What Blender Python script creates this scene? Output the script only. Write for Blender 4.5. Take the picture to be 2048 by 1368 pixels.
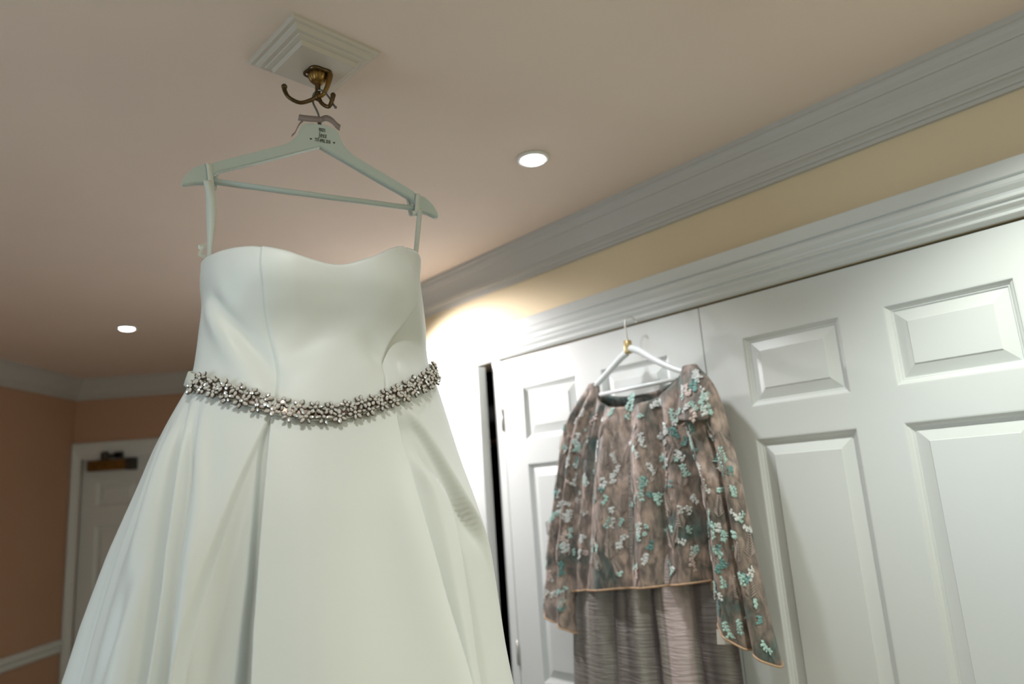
import bpy, bmesh, math, random
from mathutils import Vector, Matrix, noise

for _o in list(bpy.data.objects):
    bpy.data.objects.remove(_o, do_unlink=True)
scene = bpy.context.scene
COL = scene.collection
random.seed(7)
V = Vector

# ------------------------------------------------------------------ camera
cam_data = bpy.data.cameras.new('camera')
cam = bpy.data.objects.new('camera', cam_data)
COL.objects.link(cam)
cam_data.sensor_width = 36.0
cam_data.lens = 24.845
cam_data.clip_start = 0.02
cam.matrix_world = Matrix(((0.99747971, 0.0709523, 0.0, 0.0),
                           (0.01453962, -0.2044046, -0.9787785, 0.0),
                           (-0.06944658, 0.9763117, -0.20492106, 1.6),
                           (0, 0, 0, 1)))
cam_data.dof.use_dof = True
cam_data.dof.focus_distance = 1.2
cam_data.dof.aperture_fstop = 2.5
scene.camera = cam

# ------------------------------------------------------------------ world, daylight, exposure
world = bpy.data.worlds.new('world')
scene.world = world
world.use_nodes = True
world.node_tree.nodes['Background'].inputs[0].default_value = (0.62, 0.78, 1.0, 1)
world.node_tree.nodes['Background'].inputs[1].default_value = 1.0
vs = scene.view_settings
vs.view_transform = 'Standard'
vs.look = 'None'
vs.gamma = 1.0
vs.use_curve_mapping = False
vs.exposure = 0.03
scene.render.film_transparent = False


def area_light(name, loc, direction, sx, sy, energy, color):
    l = bpy.data.lights.new(name, 'AREA')
    l.shape = 'RECTANGLE'
    l.size, l.size_y = sx, sy
    l.energy = energy
    l.color = color
    o = bpy.data.objects.new(name, l)
    COL.objects.link(o)
    o.location = loc
    o.rotation_euler = V(direction).to_track_quat('-Z', 'Y').to_euler()
    return o


# daylight entering through the two windows beside and behind the camera
area_light('daylight_left_window', (-2.60, -0.55, 1.45), (1, 0.10, -0.02), 1.5, 1.2, 24.0, (0.64, 0.86, 1.0))
area_light('daylight_side_window', (2.22, -1.05, 1.45), (-1, 0.12, -0.02), 1.0, 1.2, 11.0, (0.84, 1.0, 0.88))

# downlights: (x, y, energy, colour)
CEIL = 2.43
DOWNLIGHTS = [
    (0.087, 1.682, 16.0, (0.92, 0.97, 1.0), 'lit recessed downlight over the wardrobe doors beside the cornice', 118),
    (-1.712, 3.053, 2.0, (0.9, 1.0, 0.97), 'small lit recessed downlight near the panelled entrance door', 118),
    (0.795, 0.922, 34.0, (0.95, 1.0, 0.93), 'lit recessed downlight above the right wardrobe door', 130),
    (-0.22, 0.58, 9.5, (0.95, 1.0, 0.97), 'lit recessed downlight in front of the wedding dress', 140),
]

# ------------------------------------------------------------------ materials
MATS = {}


def mat(name, color, rough=0.5, metallic=0.0, spec=0.5, bump=0.0, bump_scale=200.0, var=0.0, var_scale=3.0,
        emission=None, estr=0.0, sheen=0.0, coat=0.0):
    m = bpy.data.materials.new(name)
    m.use_nodes = True
    nt = m.node_tree
    b = nt.nodes['Principled BSDF']
    b.inputs['Base Color'].default_value = (*color, 1)
    b.inputs['Roughness'].default_value = rough
    b.inputs['Metallic'].default_value = metallic
    b.inputs['Specular IOR Level'].default_value = spec
    if sheen:
        b.inputs['Sheen Weight'].default_value = sheen
    if coat:
        b.inputs['Coat Weight'].default_value = coat
        b.inputs['Coat Roughness'].default_value = 0.2
    if emission:
        b.inputs['Emission Color'].default_value = (*emission, 1)
        b.inputs['Emission Strength'].default_value = estr
    tc = nt.nodes.new('ShaderNodeTexCoord')
    if var:
        n = nt.nodes.new('ShaderNodeTexNoise')
        n.inputs['Scale'].default_value = var_scale
        n.inputs['Detail'].default_value = 4
        nt.links.new(tc.outputs['Object'], n.inputs['Vector'])
        r = nt.nodes.new('ShaderNodeValToRGB')
        r.color_ramp.elements[0].position = 0.3
        r.color_ramp.elements[1].position = 0.7
        r.color_ramp.elements[0].color = (*[c * (1 - var) for c in color], 1)
        r.color_ramp.elements[1].color = (*[min(1, c * (1 + var)) for c in color], 1)
        nt.links.new(n.outputs['Fac'], r.inputs['Fac'])
        nt.links.new(r.outputs['Color'], b.inputs['Base Color'])
    if bump:
        n = nt.nodes.new('ShaderNodeTexNoise')
        n.inputs['Scale'].default_value = bump_scale
        n.inputs['Detail'].default_value = 3
        nt.links.new(tc.outputs['Object'], n.inputs['Vector'])
        bp = nt.nodes.new('ShaderNodeBump')
        bp.inputs['Strength'].default_value = bump
        bp.inputs['Distance'].default_value = 0.002
        nt.links.new(n.outputs['Fac'], bp.inputs['Height'])
        nt.links.new(bp.outputs['Normal'], b.inputs['Normal'])
    MATS[name] = m
    return m


mat('ceiling_paint', (0.83, 0.69, 0.59), 0.85, bump=0.12, bump_scale=160, var=0.02)
mat('wall_paint', (0.78, 0.64, 0.43), 0.7, bump=0.12, bump_scale=160, var=0.02)
mat('peach_paint', (0.52, 0.31, 0.20), 0.75, bump=0.12, bump_scale=160, var=0.02)
mat('cornice_paint', (0.56, 0.54, 0.51), 0.6, bump=0.06, bump_scale=120)
mat('gloss_white', (0.74, 0.76, 0.74), 0.35, bump=0.04, bump_scale=60)
mat('block_paint', (0.60, 0.54, 0.46), 0.6, bump=0.08, bump_scale=150)
mat('carpet', (0.50, 0.44, 0.38), 0.95, bump=0.5, bump_scale=400, var=0.1, var_scale=30)
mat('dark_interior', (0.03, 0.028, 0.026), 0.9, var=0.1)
mat('rail_wood', (0.42, 0.22, 0.10), 0.45, var=0.2, var_scale=20)
mat('satin', (0.775, 0.79, 0.755), 0.46, spec=0.38, bump=0.03, bump_scale=700, sheen=0.1)
mat('ribbon_white', (0.72, 0.74, 0.66), 0.5, bump=0.05, bump_scale=600)
mat('ribbon_taupe', (0.30, 0.24, 0.23), 0.4, bump=0.05, bump_scale=600)
mat('hanger_white', (0.60, 0.68, 0.64), 0.5, bump=0.04, bump_scale=150)
mat('ink', (0.012, 0.013, 0.012), 0.6, var=0.1)
mat('brass_dark', (0.11, 0.07, 0.03), 0.32, metallic=0.9, var=0.4, var_scale=60)
mat('brass', (0.24, 0.14, 0.04), 0.34, metallic=0.85, var=0.2, var_scale=40)
mat('bronze_dark', (0.06, 0.05, 0.04), 0.5, metallic=0.5, var=0.2)
mat('wire', (0.16, 0.17, 0.16), 0.3, metallic=0.9, var=0.1)
mat('crystal', (0.95, 0.95, 0.93), 0.05, metallic=0.55, spec=1.0, var=0.06, var_scale=120)
mat('setting', (0.17, 0.13, 0.105), 0.35, metallic=0.8, var=0.3, var_scale=200)
mat('steel', (0.62, 0.60, 0.56), 0.35, metallic=0.8, var=0.05)
mat('downlight_ring', (0.78, 0.74, 0.68), 0.35, var=0.02)
mat('lamp_glow', (1, 1, 1), 0.4, emission=(0.93, 0.98, 1.0), estr=14, var=0.01)
mat('plastic_white', (0.78, 0.80, 0.80), 0.25, var=0.02)
mat('gold_clip', (0.58, 0.44, 0.22), 0.35, metallic=0.7, var=0.2, var_scale=80)
mat('tag_white', (0.75, 0.74, 0.70), 0.6, var=0.05, var_scale=60)
mat('binding', (0.55, 0.36, 0.22), 0.5, var=0.15, var_scale=60)
mat('thread_mint', (0.42, 0.62, 0.56), 0.5, var=0.25, var_scale=25, sheen=0.2)
mat('thread_pale', (0.70, 0.72, 0.70), 0.5, var=0.15, var_scale=25, sheen=0.2)
mat('thread_teal', (0.14, 0.31, 0.29), 0.5, var=0.3, var_scale=25, sheen=0.2)
mat('thread_taupe', (0.40, 0.33, 0.29), 0.5, var=0.25, var_scale=18, sheen=0.2)
mat('thread_pink', (0.58, 0.46, 0.42), 0.5, var=0.2, var_scale=25, sheen=0.2)


def lace_material():
    m = bpy.data.materials.new('lace')
    m.use_nodes = True
    nt = m.node_tree
    N, Lk = nt.nodes, nt.links
    b = N['Principled BSDF']
    b.inputs['Roughness'].default_value = 0.55
    b.inputs['Sheen Weight'].default_value = 0.2
    tc = N.new('ShaderNodeTexCoord')
    # broad patches: taupe, brown, dusty pink, teal
    n1 = N.new('ShaderNodeTexNoise'); n1.inputs['Scale'].default_value = 9.0; n1.inputs['Detail'].default_value = 3
    n1.inputs['Distortion'].default_value = 0.8
    Lk.new(tc.outputs['Object'], n1.inputs['Vector'])
    r1 = N.new('ShaderNodeValToRGB')
    e = r1.color_ramp.elements
    e[0].position = 0.30; e[0].color = (0.09, 0.14, 0.13, 1)
    e[1].position = 0.72; e[1].color = (0.52, 0.43, 0.40, 1)
    for p, c in ((0.42, (0.16, 0.145, 0.125, 1)), (0.50, (0.27, 0.215, 0.185, 1)), (0.60, (0.37, 0.29, 0.245, 1))):
        x = e.new(p); x.color = c
    Lk.new(n1.outputs['Fac'], r1.inputs['Fac'])
    # feathery fronds woven in the mesh
    mp = N.new('ShaderNodeMapping'); mp.inputs['Scale'].default_value = (1, 1, 0.45)
    Lk.new(tc.outputs['Object'], mp.inputs['Vector'])
    v = N.new('ShaderNodeTexNoise'); v.inputs['Scale'].default_value = 60; v.inputs['Distortion'].default_value = 0.7
    v.inputs['Detail'].default_value = 5
    Lk.new(mp.outputs['Vector'], v.inputs['Vector'])
    r2 = N.new('ShaderNodeValToRGB')
    r2.color_ramp.elements[0].position = 0.38; r2.color_ramp.elements[0].color = (0.55, 0.55, 0.55, 1)
    r2.color_ramp.elements[1].position = 0.66; r2.color_ramp.elements[1].color = (1.45, 1.38, 1.32, 1)
    Lk.new(v.outputs['Fac'], r2.inputs['Fac'])
    mx = N.new('ShaderNodeMix'); mx.data_type = 'RGBA'; mx.blend_type = 'MULTIPLY'
    mx.inputs[0].default_value = 1.0
    Lk.new(r1.outputs['Color'], mx.inputs[6]); Lk.new(r2.outputs['Color'], mx.inputs[7])
    Lk.new(mx.outputs[2], b.inputs['Base Color'])
    bp = N.new('ShaderNodeBump'); bp.inputs['Strength'].default_value = 0.35; bp.inputs['Distance'].default_value = 0.003
    Lk.new(v.outputs['Fac'], bp.inputs['Height']); Lk.new(bp.outputs['Normal'], b.inputs['Normal'])
    MATS['lace'] = m


def crinkle_material():
    m = bpy.data.materials.new('crinkle_satin')
    m.use_nodes = True
    nt = m.node_tree
    N, Lk = nt.nodes, nt.links
    b = N['Principled BSDF']
    b.inputs['Roughness'].default_value = 0.42
    tc = N.new('ShaderNodeTexCoord')
    # fine horizontal crinkles
    mp = N.new('ShaderNodeMapping'); mp.inputs['Scale'].default_value = (14, 14, 130)
    Lk.new(tc.outputs['Object'], mp.inputs['Vector'])
    n = N.new('ShaderNodeTexNoise'); n.inputs['Scale'].default_value = 1.0; n.inputs['Detail'].default_value = 4
    n.inputs['Distortion'].default_value = 0.6
    Lk.new(mp.outputs['Vector'], n.inputs['Vector'])
    # mauve bands running down the cloth, with pinkish highlights painted into the colour
    mp2 = N.new('ShaderNodeMapping'); mp2.inputs['Scale'].default_value = (15, 15, 0.8)
    Lk.new(tc.outputs['Object'], mp2.inputs['Vector'])
    n2 = N.new('ShaderNodeTexNoise'); n2.inputs['Scale'].default_value = 1.0; n2.inputs['Detail'].default_value = 2
    Lk.new(mp2.outputs['Vector'], n2.inputs['Vector'])
    r = N.new('ShaderNodeValToRGB')
    e = r.color_ramp.elements
    e[0].position = 0.36; e[0].color = (0.13, 0.11, 0.115, 1)
    e[1].position = 0.64; e[1].color = (0.62, 0.52, 0.52, 1)
    x = e.new(0.47); x.color = (0.24, 0.22, 0.20, 1)
    x = e.new(0.57); x.color = (0.33, 0.31, 0.28, 1)
    Lk.new(n2.outputs['Fac'], r.inputs['Fac'])
    Lk.new(r.outputs['Color'], b.inputs['Base Color'])
    bp = N.new('ShaderNodeBump'); bp.inputs['Strength'].default_value = 0.9; bp.inputs['Distance'].default_value = 0.006
    Lk.new(n.outputs['Fac'], bp.inputs['Height']); Lk.new(bp.outputs['Normal'], b.inputs['Normal'])
    MATS['crinkle_satin'] = m


def glass_material():
    m = bpy.data.materials.new('window_glass')
    m.use_nodes = True
    b = m.node_tree.nodes['Principled BSDF']
    b.inputs['Transmission Weight'].default_value = 1.0
    b.inputs['Roughness'].default_value = 0.02
    b.inputs['Base Color'].default_value = (0.95, 1, 0.98, 1)
    MATS['window_glass'] = m


lace_material(); crinkle_material(); glass_material()


# ------------------------------------------------------------------ helpers
def obj(name, verts, faces, m, parent=None, smooth=False, recalc=True):
    me = bpy.data.meshes.new(name)
    me.from_pydata([tuple(v) for v in verts], [], faces)
    if recalc:
        bm = bmesh.new(); bm.from_mesh(me)
        bmesh.ops.recalc_face_normals(bm, faces=bm.faces)
        bm.to_mesh(me); bm.free()
    me.materials.append(MATS[m])
    if smooth:
        me.polygons.foreach_set('use_smooth', [True] * len(me.polygons))
    o = bpy.data.objects.new(name, me)
    COL.objects.link(o)
    if parent:
        set_parent(o, parent)
    return o


def set_parent(o, p):
    o.parent = p
    if p.type == 'EMPTY':
        o.matrix_parent_inverse = Matrix.Translation(p.location).inverted()
    else:
        o.matrix_parent_inverse = Matrix.Identity(4)


def tag(o, label, cat=None, group=None, kind=None):
    o['label'] = label
    if cat: o['category'] = cat
    if group: o['group'] = group
    if kind: o['kind'] = kind
    return o


def thing(name, loc, label, cat=None, group=None, kind=None):
    o = bpy.data.objects.new(name, None)
    o.empty_display_size = 0.05
    COL.objects.link(o)
    o.location = loc
    return tag(o, label, cat, group, kind)


def join(parts):
    vs_, fs_ = [], []
    for v, f in parts:
        k = len(vs_)
        vs_ += list(v)
        fs_ += [tuple(i + k for i in q) for q in f]
    return vs_, fs_


def box_T(T, a0, a1, b0, b1, c0, c1):
    v = [T(a, b, c) for c in (c0, c1) for b in (b0, b1) for a in (a0, a1)]
    f = [(0, 1, 3, 2), (4, 6, 7, 5), (0, 4, 5, 1), (2, 3, 7, 6), (0, 2, 6, 4), (1, 5, 7, 3)]
    return v, f


XYZ = lambda x, y, z: V((x, y, z))


def catmull(pts, n=8):
    pts = [V(p) for p in pts]
    out = []
    for i in range(len(pts) - 1):
        p0 = pts[max(i - 1, 0)]; p1 = pts[i]; p2 = pts[i + 1]; p3 = pts[min(i + 2, len(pts) - 1)]
        for k in range(n):
            t = k / n
            out.append(0.5 * ((2 * p1) + (p2 - p0) * t + (2 * p0 - 5 * p1 + 4 * p2 - p3) * t * t
                              + (3 * p1 - p0 - 3 * p2 + p3) * t ** 3))
    out.append(pts[-1])
    return out


def tube(pts, rad, seg=10, flat=None, closed=False):
    """sweep a circle (or flattened circle) along points; rad number or list"""
    n = len(pts)
    if not isinstance(rad, (list, tuple)):
        rad = [rad] * n
    if len(rad) != n:
        m = len(rad)
        rad = [rad[min(int(i * (m - 1) / (n - 1)), m - 2)] * (1 - (i * (m - 1) / (n - 1)) % 1 if i < n - 1 else 0)
               + rad[min(int(i * (m - 1) / (n - 1)), m - 2) + 1] * ((i * (m - 1) / (n - 1)) % 1 if i < n - 1 else 1)
               for i in range(n)]
    vs_, fs_ = [], []
    t0 = (pts[1] - pts[0]).normalized()
    up = V((0, 0, 1)) if abs(t0.z) < 0.9 else V((1, 0, 0))
    a = t0.cross(up).normalized()
    for i, p in enumerate(pts):
        t = (pts[min(i + 1, n - 1)] - pts[max(i - 1, 0)])
        if t.length > 1e-9:
            t.normalize()
            a = (a - t * a.dot(t)).normalized()
        b = t.cross(a)
        for k in range(seg):
            w = 2 * math.pi * k / seg
            fa = 1 if flat is None else flat
            vs_.append(p + a * (math.cos(w) * rad[i]) + b * (math.sin(w) * rad[i] * fa))
    for i in range(n - 1):
        for k in range(seg):
            k2 = (k + 1) % seg
            fs_.append((i * seg + k, i * seg + k2, (i + 1) * seg + k2, (i + 1) * seg + k))
    fs_.append(tuple(range(seg - 1, -1, -1)))
    fs_.append(tuple((n - 1) * seg + k for k in range(seg)))
    return vs_, fs_


def lathe(center, prof, seg=32, flute=0, flute_amp=0.0):
    """profile of (radius, z) around a vertical axis"""
    vs_, fs_ = [], []
    for r, z in prof:
        for k in range(seg):
            w = 2 * math.pi * k / seg
            rr = r * (1 + flute_amp * math.cos(flute * w)) if flute else r
            vs_.append(center + V((rr * math.cos(w), rr * math.sin(w), z)))
    for i in range(len(prof) - 1):
        for k in range(seg):
            k2 = (k + 1) % seg
            fs_.append((i * seg + k, i * seg + k2, (i + 1) * seg + k2, (i + 1) * seg + k))
    fs_.append(tuple(range(seg)))
    fs_.append(tuple((len(prof) - 1) * seg + k for k in range(seg)))
    return vs_, fs_


def ball(c, r, seg=12, sz=1.0):
    prof = [(r * math.sin(math.pi * i / 8) + 1e-5, -r * sz * math.cos(math.pi * i / 8)) for i in range(9)]
    return lathe(c, prof, seg)


def lerp_tab(x, tab, j=1):
    if x <= tab[0][0]: return tab[0][j]
    for i in range(len(tab) - 1):
        if x <= tab[i + 1][0]:
            t = (x - tab[i][0]) / (tab[i + 1][0] - tab[i][0])
            return tab[i][j] * (1 - t) + tab[i + 1][j] * t
    return tab[-1][j]


def smooth_tab(tab, n=200, width=0.02):
    """resample a table with a box blur so curves made from it have no kinks"""
    x0, x1 = tab[0][0], tab[-1][0]
    out = []
    for i in range(n + 1):
        x = x0 + (x1 - x0) * i / n
        s = 0
        for k in range(-4, 5):
            s += lerp_tab(min(max(x + k * width / 4, x0), x1), tab)
        out.append((x, s / 9))
    return out


def sstep(a, b, x):
    if a == b: return 0.0 if x < a else 1.0
    t = min(1, max(0, (x - a) / (b - a)))
    return t * t * (3 - 2 * t)


# ------------------------------------------------------------------ room shell
U = V((0.67718568, -0.73581217, 0))          # along the wardrobe wall, towards the windows
NW = V((0.73581217, 0.67718568, 0))          # from the room into the wardrobe wall
DW = 1.655
WT = lambda u, n, z: U * u + NW * n + V((0, 0, z))     # wardrobe wall frame
ROOM = [V((-2.67, -2.0, 0)), V((2.304, -2.0, 0)), V((2.304, -0.06, 0)), V((-1.653, 4.24, 0)), V((-2.67, 4.24, 0))]


def poly_prism(pts, z0, z1):
    n = len(pts)
    v = [V((p.x, p.y, z0)) for p in pts] + [V((p.x, p.y, z1)) for p in pts]
    f = [tuple(range(n - 1, -1, -1)), tuple(range(n, 2 * n))]
    f += [(i, (i + 1) % n, n + (i + 1) % n, n + i) for i in range(n)]
    return v, f


OUT = [V((-2.8, -2.13, 0)), V((2.43, -2.13, 0)), V((2.43, 0.6, 0)), V((-1.0, 4.9, 0)), V((-2.8, 4.9, 0))]
tag(obj('floor', *poly_prism(OUT, -0.08, 0.0), 'carpet'), 'beige carpeted floor of the bedroom', kind='structure')
tag(obj('ceiling', *poly_prism(OUT, CEIL, CEIL + 0.08), 'ceiling_paint'), 'cream painted ceiling with recessed downlights', kind='structure')

# wardrobe wall with two openings, left one ends beside a narrow post
UL, UR = -4.239, 1.62
OP1 = (-2.770, -1.912)      # opening behind the ajar door
OP2 = (-1.872, -0.208)      # opening behind the pair of doors
ZH = 2.058
wall_boxes = [box_T(WT, UL - 0.12, UR + 0.1, DW, DW + 0.11, ZH, CEIL),
              box_T(WT, UL - 0.12, OP1[0], DW, DW + 0.11, 0, ZH),
              box_T(WT, OP2[1], UR + 0.1, DW, DW + 0.11, 0, ZH)]
tag(obj('wall_right', *join(wall_boxes), 'wall_paint'), 'cream wall above and around the built-in wardrobe doors', kind='structure')
tag(obj('trim_1', *join([box_T(WT, OP1[1], OP2[0], DW - 0.0005, DW + 0.1, 0, ZH - 0.001)]), 'gloss_white'),
    'narrow white post between the ajar wardrobe door and the next door', kind='structure')
# dark wardrobe interior
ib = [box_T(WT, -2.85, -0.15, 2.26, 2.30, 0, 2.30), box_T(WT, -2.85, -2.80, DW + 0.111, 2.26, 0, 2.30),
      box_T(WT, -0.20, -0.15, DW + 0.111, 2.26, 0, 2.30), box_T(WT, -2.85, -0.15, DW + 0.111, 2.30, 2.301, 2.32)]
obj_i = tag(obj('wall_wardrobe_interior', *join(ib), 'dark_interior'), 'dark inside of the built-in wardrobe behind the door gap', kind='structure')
obj('clothes_rail', *tube([WT(-2.79, 1.95, 1.80), WT(-0.21, 1.95, 1.80)], 0.016, 12), 'rail_wood', obj_i, True)

# far, left, back and side walls
tag(obj('wall_far', *join([box_T(XYZ, -2.79, -2.628, 4.24, 4.36, 0, CEIL), box_T(XYZ, -1.862, -1.60, 4.24, 4.36, 0, CEIL),
                           box_T(XYZ, -2.628, -1.862, 4.24, 4.36, 1.965, CEIL)]), 'peach_paint'),
    'peach painted wall around the entrance door', kind='structure')


def wall_with_window(name, T, a0, a1, o0, o1, z0, z1, label, m='wall_paint'):
    tag(obj(name, *join([box_T(T, a0, o0, 0, 0.12, 0, CEIL), box_T(T, o1, a1, 0, 0.12, 0, CEIL),
                         box_T(T, o0, o1, 0, 0.12, 0, z0), box_T(T, o0, o1, 0, 0.12, z1, CEIL)]), m), label, kind='structure')


def window(name, T, o0, o1, z0, z1, label):
    w = thing(name, T((o0 + o1) / 2, 0.06, z0), label, kind='structure')
    fr = [box_T(T, o0, o0 + 0.05, 0.03, 0.09, z0, z1), box_T(T, o1 - 0.05, o1, 0.03, 0.09, z0, z1),
          box_T(T, o0 + 0.05, o1 - 0.05, 0.03, 0.09, z0, z0 + 0.05), box_T(T, o0 + 0.05, o1 - 0.05, 0.03, 0.09, z1 - 0.05, z1),
          box_T(T, (o0 + o1) / 2 - 0.02, (o0 + o1) / 2 + 0.02, 0.035, 0.085, z0 + 0.05, z1 - 0.05)]
    obj('window_frame', *join(fr), 'gloss_white', w)
    m = (o0 + o1) / 2
    for p0, p1 in ((o0 + 0.05, m - 0.02), (m + 0.02, o1 - 0.05)):
        obj('pane', *box_T(T, p0, p1, 0.058, 0.064, z0 + 0.05, z1 - 0.05), 'window_glass', w)


TL = lambda a, d, z: V((-2.67 - d, a, z))
TS = lambda a, d, z: V((2.304 + d, a, z))
tag(obj('wall_back', *box_T(XYZ, -2.67, 2.304, -2.12, -2.0, 0, CEIL), 'wall_paint'), 'plain cream wall behind the camera', kind='structure')
wall_with_window('wall_left', TL, -2.12, 4.36, -1.35, 0.25, 0.98, 2.1, 'peach painted wall with a white dado rail and a window', 'peach_paint')
window('window_1', TL, -1.35, 0.25, 0.98, 2.1, 'white framed window in the peach wall above the dado rail')
wall_with_window('wall_side', TS, -2.12, 0.2, -1.6, -0.5, 0.8, 2.1, 'cream wall with a window beside the wardrobe')
window('window_2', TS, -1.6, -0.5, 0.8, 2.1, 'white framed window beside the built-in wardrobe')


# cornice: one mitred run for each wall
def inset(poly, p):
    n = len(poly)
    out = []
    for i in range(n):
        a, b, c = poly[i - 1], poly[i], poly[(i + 1) % n]
        d1 = (b - a).normalized(); d2 = (c - b).normalized()
        n1 = V((-d1.y, d1.x, 0)); n2 = V((-d2.y, d2.x, 0))
        k = p / (1 + n1.dot(n2))
        out.append(b + (n1 + n2) * k)
    return out


CORN = [(0.0, 0.0), (0.086, 0.0), (0.086, -0.012), (0.080, -0.014), (0.079, -0.019), (0.076, -0.026), (0.070, -0.033),
        (0.068, -0.037), (0.063, -0.038), (0.058, -0.046), (0.050, -0.056), (0.043, -0.067), (0.038, -0.079), (0.036, -0.087),
        (0.031, -0.088), (0.030, -0.093), (0.024, -0.096), (0.019, -0.101), (0.017, -0.106), (0.012, -0.107), (0.011, -0.115), (0.0, -0.115)]
CORN_LABEL = ['white moulded cornice above the plain back wall', 'white moulded cornice above the side window',
              'white moulded cornice along the top of the wardrobe wall', 'white moulded cornice above the entrance door',
              'white moulded cornice along the dado rail wall']
rings = [[q + V((0, 0, CEIL + z)) for q in inset(ROOM, p)] for p, z in CORN]
for i in range(5):
    j = (i + 1) % 5
    v = [rings[k][i] for k in range(len(CORN))] + [rings[k][j] for k in range(len(CORN))]
    m_ = len(CORN)
    f = [(k, (k + 1) % m_, m_ + (k + 1) % m_, m_ + k) for k in range(m_)] + [tuple(range(m_)), tuple(range(2 * m_ - 1, m_ - 1, -1))]
    tag(obj('trim_%d' % (i + 2), v, f, 'cornice_paint'), CORN_LABEL[i], kind='structure')


def extrude_profile(T, prof, a0, a1):
    v = [T(a0, p, z) for p, z in prof] + [T(a1, p, z) for p, z in prof]
    m_ = len(prof)
    f = [(k, (k + 1) % m_, m_ + (k + 1) % m_, m_ + k) for k in range(m_)] + [tuple(range(m_)), tuple(range(2 * m_ - 1, m_ - 1, -1))]
    return v, f


# wardrobe head moulding
HEAD = [(0, 2.170), (0.040, 2.170), (0.041, 2.168), (0.041, 2.137), (0.039, 2.135), (0.035, 2.134), (0.035, 2.131), (0.040, 2.130), (0.042, 2.127),
        (0.042, 2.122), (0.040, 2.117), (0.036, 2.112), (0.032, 2.107), (0.031, 2.102), (0.033, 2.098), (0.033, 2.095), (0.031, 2.093), (0.025, 2.092), (0.025, 2.089),
        (0.027, 2.087), (0.027, 2.084), (0.025, 2.082), (0.019, 2.077), (0.016, 2.073), (0.016, 2.070), (0.018, 2.069), (0.018, 2.066), (0.016, 2.064), (0.010, 2.060), (0.006, 2.0585), (0, 2.0585)]
tag(obj('trim_7', *extrude_profile(lambda a, p, z: WT(a, DW - p, z), HEAD, -2.88, 0.1), 'gloss_white'),
    'white stepped head moulding running along the top of the wardrobe doors', kind='structure')
# dado rail
DADO = [(0, 0.955), (0.012, 0.955), (0.022, 0.948), (0.030, 0.938), (0.030, 0.928), (0.022, 0.920), (0.014, 0.916), (0.016, 0.906), (0.020, 0.900), (0.016, 0.890), (0.008, 0.884), (0, 0.882)]
tag(obj('trim_8', *extrude_profile(lambda a, p, z: V((-2.67 + p, a, z)), DADO, -1.99, 4.205), 'gloss_white'),
    'white dado rail along the peach wall', kind='structure')
# entrance door casing
CAS = [(0, 0.0), (0.0, 0.010), (0.006, 0.020), (0.030, 0.022), (0.036, 0.018), (0.060, 0.014), (0.066, 0.010), (0.098, 0.008), (0.098, 0.0)]
cs = []
v = []
for a, d in CAS:      # a: distance from outer edge inwards
    sa = a * 0.55
    v += [V((-2.669 + sa, 4.24 - d, 0.0)), V((-2.669 + sa, 4.24 - d, 2.055 - a)), V((-1.785 - a, 4.24 - d, 2.055 - a)), V((-1.785 - a, 4.24 - d, 0.0))]
f = []
for k in range(len(CAS) - 1):
    for s in range(3):
        f.append((k * 4 + s, k * 4 + s + 1, (k + 1) * 4 + s + 1, (k + 1) * 4 + s))
tag(obj('trim_9', v, f, 'gloss_white'), 'white moulded casing around the entrance door', kind='structure')

# ------------------------------------------------------------------ panelled doors
PROF = [(0.0, 0.0), (0.003, -0.0005), (0.005, -0.004), (0.009, -0.0065), (0.012, -0.010), (0.0145, -0.0105), (0.016, -0.013), (0.018, -0.013), (0.043, -0.0045), (0.0445, -0.0025)]


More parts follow.
